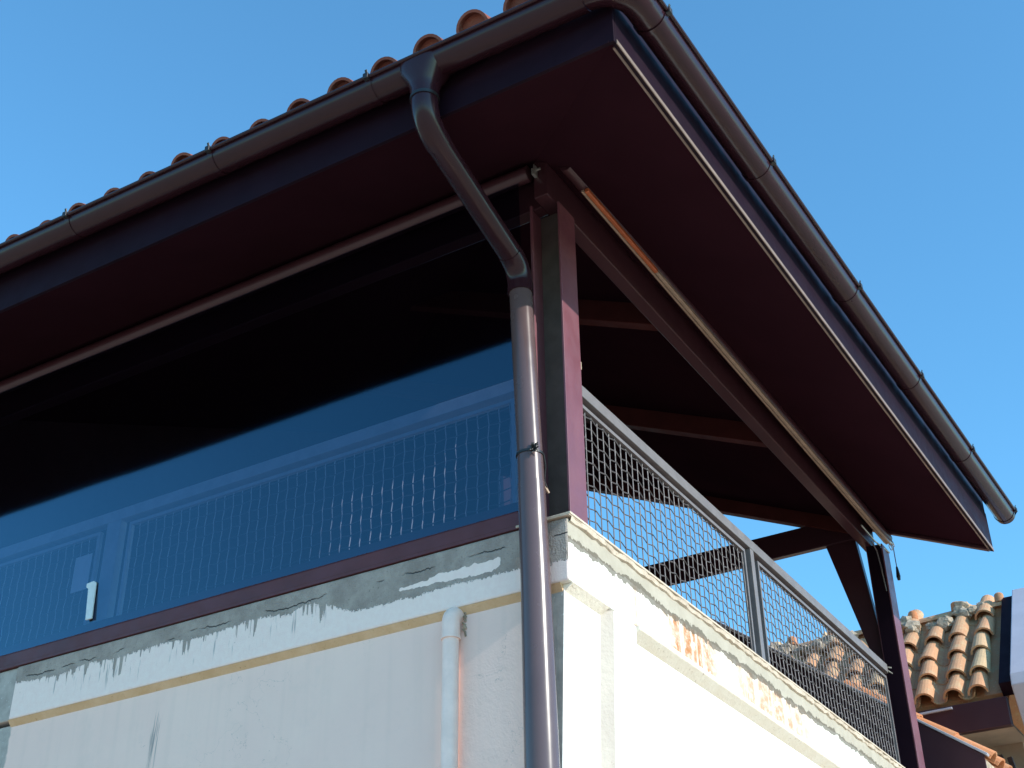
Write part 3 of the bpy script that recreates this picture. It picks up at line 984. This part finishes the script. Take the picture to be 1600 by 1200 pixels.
def railing(name, loc, label, along, out, spans, posts, ztop, zrail0, off, wmat=None):
    rmat = M['palerail'] if wmat else M['rail']
    wmat = wmat or M['wire']
    t = thing(name, loc, label, 'railing', 'mesh railings of the veranda')
    A, O = Vector(along), Vector(out)

    def P(a, o, z):
        return A * a + O * o + Vector((0, 0, z))

    def hbox(mb, a0, a1, o0, o1, z0, z1):
        q = lambda a: [P(a, o0, z0), P(a, o1, z0), P(a, o1, z1), P(a, o0, z1)]
        return mb.hexa(q(a0), q(a1))
    a_lo = min(s[0] for s in spans) - 0.02
    a_hi = max(s[1] for s in spans) + 0.02
    hbox(MB(), a_lo, a_hi, off - 0.035, off + 0.03, zrail0, ztop).build('top_rail', rmat, t, 0.004)
    for (a0, a1) in posts:
        hbox(MB(), a0, a1, off - 0.03, off + 0.028, 0.019, zrail0 - 0.0005).build('rail_post', rmat, t, 0.003)
    pitch = 0.0715
    for (a0, a1) in spans:
        z0, z1 = 0.045, zrail0 - 0.055
        fm = MB()
        hbox(fm, a0, a1, off - 0.012, off + 0.014, z1, z1 + 0.022)
        hbox(fm, a0, a1, off - 0.012, off + 0.014, z0 - 0.020, z0)
        hbox(fm, a0, a0 + 0.022, off - 0.0125, off + 0.0145, z0 - 0.001, z1 + 0.001)
        hbox(fm, a1 - 0.022, a1, off - 0.0125, off + 0.0145, z0 - 0.001, z1 + 0.001)
        fm.build('panel_frame', rmat, t)
        nh = int((z1 - z0) / pitch) + 1
        nv = int((a1 - a0 - 0.05) / pitch)
        src = None
        for i in range(nv + 1):
            a = a0 + 0.035 + i * pitch
            w = Matrix.Translation(P(a, off, z0 - 0.01))
            if src is None:
                mb = MB()
                mb.tube([P(a, off, z0 - 0.01) + q for q in crimped(nh, pitch, 0.003 if wmat is M['palewire'] else 0.0075, 0.0035, (0, 0, 1), tuple(A))], 0.0039, 4)
                src = mb.build('wire', wmat, t, 0, P(a, off, z0 - 0.01))
            else:
                c = src.copy()
                COL.objects.link(c)
                c.parent = t
                c.location = P(a, off, z0 - 0.01) - ORG[t.name]
        src = None
        for i in range(nh):
            z = z0 + 0.025 + i * pitch
            if src is None:
                mb = MB()
                mb.tube([P(a0 + 0.005, off, z) + q for q in crimped(nv, pitch, 0.0065, 0.0035, tuple(A), (0, 0, 1))], 0.0039, 4)
                src = mb.build('wire', M['wire'], t, 0, P(a0 + 0.005, off, z))
            else:
                c = src.copy()
                COL.objects.link(c)
                c.parent = t
                c.location = P(a0 + 0.005, off, z) - ORG[t.name]
    return t


r1 = railing('mesh_railing', (3.0, 0.055, 0.02), 'grey steel railing with crimped wire mesh on the sunlit wall between the two posts',
             (1, 0, 0), (0, -1, 0), [(0.245, 2.60), (2.82, 5.62)], [(2.665, 2.725)], 0.935, 0.862, -0.055)
r2 = railing('mesh_railing', (0.062, 4.0, 0.02), 'grey mesh railing seen dimly behind the clear curtain',
             (0, 1, 0), (-1, 0, 0), [(0.33, 3.24), (3.50, 6.6)], [(3.31, 3.43)], 0.945, 0.865, -0.06, M['palewire'])
MB().box(0.030, 0.036, 3.53, 3.68, 0.43, 0.68).build('plate', M['white'], r2, 0.004)
b = MB()
b.box(5.62, 5.645, 0.03, 0.075, 0.86, 0.93)
b.tube([(5.64, 0.025, 0.88), (5.70, 0.01, 0.87)], 0.006, 6)
b.tube([(5.64, 0.025, 0.91), (5.70, 0.01, 0.92)], 0.006, 6)
b.build('rail_bracket', M['zinc'], r1)

# ------------------------------------------------------------------ roller blinds
rb = thing('roller_blind', (-0.07, 4.0, 2.05), 'let-down clear plastic roller blind closing the shaded side above the sill', 'blind', 'roller blinds of the veranda')
MB().tube([(-0.075, 0.13, 2.265), (-0.075, 9.0, 2.25)], 0.052, 20).build('roller_tube', M['brown'], rb)
b = MB()
# the hanging film; its lower corner is cut back beside the post
ys = [0.20 + (9.0 - 0.20) * i / 60 for i in range(61)]
vs, fs = [], []
zz = [0.10, 0.3, 0.7, 1.2, 1.7, 2.25]
for i, y in enumerate(ys):
    for j, z in enumerate(zz):
        wob = 0.004 * math.sin(y * 2.1 + z) + 0.003 * math.sin(y * 5.3 - z * 2)
        vs.append((-0.008 - 0.036 * z + wob * 0.25, y, z))
for i in range(60):
    for j in range(5):
        a = i * 6 + j
        fs.append((a, a + 1, a + 7, a + 6))
b.add(vs, fs, True)
b.build('clear_film', M['film'], rb, recalc=False)
b = MB()
b.bar((-0.075, 0.085, 2.23), (-0.075, 0.085, 2.30), 0.05, 0.006, (0, 1, 0))
b.bar((-0.105, 0.092, 2.236), (-0.045, 0.092, 2.236), 0.016, 0.02)
b.bar((-0.105, 0.092, 2.262), (-0.055, 0.092, 2.262), 0.016, 0.016)
b.tube([(-0.06, 0.12, 2.285), (-0.06, 0.06, 2.285)], 0.009, 8)
b.build('end_bracket', M['zinc'], rb)
lt = MB()
lt.prism([(3.365, 0.17), (3.42, 0.17), (3.44, 0.385), (3.46, 0.40), (3.46, 0.425), (3.40, 0.43), (3.375, 0.415)], 'x', -0.036, -0.024)
lt.build('strap_end', M['latch'], rb, 0.004)

rr = thing('roller_blind', (3.0, -0.1, 2.1), 'rolled-up roller blind under the sunlit eaves with a crank at its far end', 'blind', 'roller blinds of the veranda')
z_at = lambda x: 2.235 - 0.107 * (x / 5.91)
MB().tube([(-0.01, -0.085, z_at(0) + 0.055), (5.92, -0.085, z_at(5.92) + 0.055)], 0.047, 20).build('roller_tube', M['brown'], rr)
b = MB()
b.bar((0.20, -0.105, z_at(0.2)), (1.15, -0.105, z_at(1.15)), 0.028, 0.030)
b.build('bottom_bar', M['orangebar'], rr, 0.006)  # near section of the bar is orange, the rest beige
b = MB()
b.bar((1.152, -0.105, z_at(1.15)), (5.88, -0.105, z_at(5.88)), 0.026, 0.028)
b.build('bottom_bar', M['trim'], rr, 0.006)
MB().bar((0.20, -0.078, z_at(0.2) + 0.004), (5.9, -0.078, z_at(5.9) + 0.004), 0.016, 0.016).build('film_edge', M['trim'], rr)
# crank gear at the far end
b = MB()
ex = 5.93
for k in range(4):
    c = Vector((ex + random.uniform(-.03, .03), -0.10 + random.uniform(-.03, .03), z_at(5.9) + random.uniform(-.03, .03)))
    R_ = random.uniform(0.018, 0.032)
    e = Euler((random.uniform(0, 3), random.uniform(0, 3), 0)).to_matrix()
    b.tube([c + e @ Vector((R_ * math.cos(t), R_ * math.sin(t), 0)) for t in [2 * math.pi * i / 12 for i in range(13)]], 0.0045, 6, False)
b.tube([(ex - 0.04, -0.10, z_at(5.9) + 0.02), (ex + 0.06, -0.10, z_at(5.9) + 0.03)], 0.018, 10)
b.tube([(ex - 0.62, -0.035, 2.09), (ex - 0.30, -0.045, 2.06), (ex - 0.02, -0.085, 2.045)], 0.008, 6)
b.build('crank_gear', M['zinc'], rr)
pcx, pcy, pcz = 6.02, -0.10, 2.135
pcord = thing('pull_cord', (pcx, pcy, pcz - 0.31), 'thin pull cord with a black toggle hanging from the far end of the rolled blind', 'cord')
MB().tube([(pcx - 0.03, pcy, pcz + 0.03), (pcx, pcy, pcz - 0.0), (pcx + 0.004, pcy, pcz - 0.20)], 0.0045, 6).build('cord', M['rail'], pcord)
MB().tube([(pcx + 0.004, pcy, pcz - 0.19), (pcx + 0.006, pcy, pcz - 0.22), (pcx + 0.008, pcy, pcz - 0.28), (pcx + 0.010, pcy, pcz - 0.315)], [0.009, 0.013, 0.020, 0.014], 10).build('toggle', M['black'], pcord)
b = MB()
b.tube([(5.62, -0.02, 2.06), (5.70, -0.03, 2.00), (5.715, -0.04, 1.86), (5.73, -0.05, 1.62)], 0.006, 6)
cb = b.build('loose_cable', M['rail'])
tag(cb, 'loose grey cable drooping beside the knee brace at the far post', 'cable')

# ------------------------------------------------------------------ lower roof beyond the veranda
lr = thing('lower_roof', (7.0, 0.3, GZ), 'low tiled roof with a brown metal bargeboard just past the veranda end', 'roof', None, 'thing')
BX = 6.6
bs = (0.716 - 0.323) / (0.116 + 0.423)
zb = lambda y: 0.716 + bs * (y - 0.116)
ye, yi = -0.42, 3.2
MB().hexa([(BX, ye, zb(ye) - 0.62), (BX + 0.03, ye, zb(ye) - 0.62), (BX + 0.03, ye, zb(ye)), (BX, ye, zb(ye))],
          [(BX, yi, zb(yi) - 1.6), (BX + 0.03, yi, zb(yi) - 1.6), (BX + 0.03, yi, zb(yi)), (BX, yi, zb(yi))]).build('bargeboard', M['brown'], lr)
MB().bar((BX + 0.03, ye - 0.03, zb(ye) + 0.0), (BX + 0.03, yi, zb(yi) + 0.022), 0.09, 0.022).build('flashing', M['sheet'], lr, 0.004)
MB().hexa([(BX + 0.03, ye, zb(ye) - 0.15), (7.75, ye, zb(ye) - 0.15), (7.75, ye, zb(ye) - 0.03), (BX + 0.03, ye, zb(ye) - 0.03)],
          [(BX + 0.03, yi, zb(yi) - 0.15), (7.75, yi, zb(yi) - 0.15), (7.75, yi, zb(yi) - 0.03), (BX + 0.03, yi, zb(yi) - 0.03)]).build('deck', M['mortar'], lr)
nt = tile_mesh('roof_tile', M['neartile'], 0.42, 0.088, 0.072, 0.015, 8)
for c in range(4):
    for row in range(4):
        x = BX + 0.14 + c * 0.26
        y = ye - 0.03 + row * 0.29
        put(nt, 'n', lr, jitter(slope_mat((x, y, zb(y) - 0.0 + row * 0.004), (0, 1, bs), (1, 0, 0)), 0.03))
MB().box(6.75, 7.7, -0.2, 3.0, GZ, 0.0).build('wall', M['beige'], lr)

# ------------------------------------------------------------------ neighbour's steep tiled roof
NX, NZ = 7.85, 1.295
NS = 1.15
ln = math.sqrt(1 + NS * NS)
nb = thing('neighbour_house', (9.0, 1.0, GZ), 'neighbouring house with a steep roof of weathered orange barrel tiles', 'house')
ot = tile_mesh('barrel_tile', M['oldtile'], 0.43, 0.102, 0.078, 0.020, 10)
op = tile_mesh('pan_tile', M['oldtile'], 0.46, 0.085, 0.095, 0.015, 6, math.pi * 0.9, True)
NP = 0.272
upn = Vector((1, 0, NS)) / ln
nrm = Vector((-NS, 0, 1)) / ln
for c in range(-1, 15):
    y = -0.235 + NP * c
    for row in range(5):
        L = row * 0.355
        if L > 1.15 and (c % 3 or L > 1.5):
            continue
        p = Vector((NX, y + random.uniform(-.02, .02), NZ)) + upn * (L + random.uniform(-.03, .03)) + nrm * (-0.02)
        if y < -0.38:
            continue
        put(ot, 'o', nb, jitter(slope_mat(p, upn - nrm * 0.10, (0, 1, 0)), 0.05))
        p2 = Vector((NX + 0.02, y + NP / 2, NZ)) + upn * L + nrm * 0.005
        put(op, 'q', nb, slope_mat(p2, upn, (0, 1, 0)))
RL = 1.66
rx_, rz_ = NX + RL / ln, NZ + RL * NS / ln
q0, q1 = -0.45, 4.2
A = lambda L, o, y: tuple(Vector((NX, y, NZ)) + upn * L + nrm * o)
MB().hexa([A(0.05, -0.10, q0), A(RL, -0.10, q0), A(RL, -0.20, q0), A(0.05, -0.20, q0)],
          [A(0.05, -0.10, q1), A(RL, -0.10, q1), A(RL, -0.20, q1), A(0.05, -0.20, q1)]).build('roof_deck', M['oldtile'], nb)
MB().hexa([(rx_, q0, rz_ - 0.05), (rx_ + 1.6, q0, rz_ - 1.4), (rx_ + 1.6, q0, rz_ - 1.6), (rx_, q0, rz_ - 0.25)],
          [(rx_, q1, rz_ - 0.05), (rx_ + 1.6, q1, rz_ - 1.4), (rx_ + 1.6, q1, rz_ - 1.6), (rx_, q1, rz_ - 0.25)]).build('roof_deck', M['oldtile'], nb)
rt_ = tile_mesh('ridge_tile', M['oldtile'], 0.50, 0.078, 0.066, 0.016, 8)
for k in range(9):
    y = -0.42 + k * 0.47
    put(rt_, 'r', nb, jitter(slope_mat((rx_ + 0.01, y, rz_ - 0.055), (0, 1, 0.0), (1, 0, 0)), 0.02))
    if k % 1 == 0:
        # upright stub where two ridge tiles meet
        s = MB().tube([(rx_ - 0.015, y + 0.02, rz_ + 0.0), (rx_ - 0.02, y + 0.02, rz_ + 0.085), (rx_ - 0.02, y + 0.02, rz_ + 0.10)], [0.055, 0.048, 0.030], 9)
        s.build('ridge_stub', M['neartile'], nb)
# lumps of mortar under the ridge
b = MB()
for k in range(85):
    y = random.uniform(-0.30, 4.1)
    L = RL - random.uniform(0.01, 0.24)
    c = Vector(A(L, random.uniform(-0.03, 0.05), y))
    R_ = random.uniform(0.03, 0.085)
    v, f = [], []
    for i in range(5):
        for j in range(7):
            th, ph = math.pi * (i + 0.5) / 5, 2 * math.pi * j / 7
            r = R_ * random.uniform(0.75, 1.2)
            v.append((c.x + r * math.sin(th) * math.cos(ph), c.y + 1.3 * r * math.sin(th) * math.sin(ph), c.z + r * math.cos(th)))
    for i in range(4):
        for j in range(7):
            f.append((i * 7 + j, i * 7 + (j + 1) % 7, (i + 1) * 7 + (j + 1) % 7, (i + 1) * 7 + j))
    f += [tuple(range(7)), tuple(range(28, 35))]
    b.add(v, f)
o = b.build('ridge_mortar', M['mortar'], nb)
o['kind'] = 'stuff'
# eaves beam, soffit, wall
MB().box(NX - 0.02, NX + 0.06, q0 - 0.02, q1, NZ - 0.385, NZ - 0.105).build('fascia', M['brown'], nb, 0.006)
MB().bar((NX - 0.035, 0.05, NZ - 0.135), (NX - 0.035, 0.75, NZ - 0.150), 0.03, 0.022).build('flashing_strip', M['sheet'], nb, 0.004)
MB().box(NX + 0.061, NX + 0.9, q0, q1, NZ - 0.36, NZ - 0.33).build('soffit', M['beige'], nb)
MB().box(NX + 0.70, NX + 3.0, q0 + 0.05, q1, GZ, NZ - 0.361).build('wall', M['beige'], nb)
MB().box(NX + 0.10, NX + 0.19, 0.06, 0.12, NZ - 1.6, NZ - 0.361).build('porch_post', M['white'], nb)
for k in range(5):
    y = 0.03 - k * 0.085
    MB().bar((NX + 0.38, y, NZ - 0.44 - k * 0.035), (NX + 0.36, y - 0.03, NZ - 0.64 - k * 0.03), 0.045, 0.05, (1, 0, 0)).build('bracket', M['darkwood'], nb)
# sheet-metal verge wall on the sunny end
V = lambda L, o: (NX + upn.x * L + nrm.x * o, NZ + upn.z * L + nrm.z * o)
pl = [V(-0.02, 0.13), V(RL - 0.02, 0.13), (rx_ + 0.6, rz_ - 0.2), (NX + 0.5, NZ - 0.80), (NX + 0.16, NZ - 0.62), (NX - 0.15, NZ - 0.05)]
MB().prism(pl, 'y', -0.56, -1.15).build('verge_panel', M['sheet'], nb, 0.01)
MB().prism([V(-0.02, -0.10), V(-0.02, 0.05), V(RL, 0.05), V(RL, -0.10)], 'y', -0.43, -0.559).build('verge_gutter', M['fascia'], nb)
# row of bright eaves tiles on the porch below
pt2 = thing('porch_roof', (7.5, -0.5, GZ), 'edge of a porch roof of bright orange tiles below the neighbouring eaves', 'roof', None, 'thing')
MB().box(7.0, 7.9, -2.2, -0.12, -0.06, 0.0).build('deck', M['mortar'], pt2)
MB().box(7.1, 7.8, -2.1, -0.2, GZ, -0.061).build('wall', M['beige'], pt2)
tt = tile_mesh('roof_tile', M['neartile'], 0.42, 0.085, 0.072, 0.015, 8)
for k in range(9):
    put(tt, 't', pt2, jitter(slope_mat((7.02, -0.2 - k * 0.22, 0.05), (1, 0, 0.35), (0, 1, 0)), 0.03))
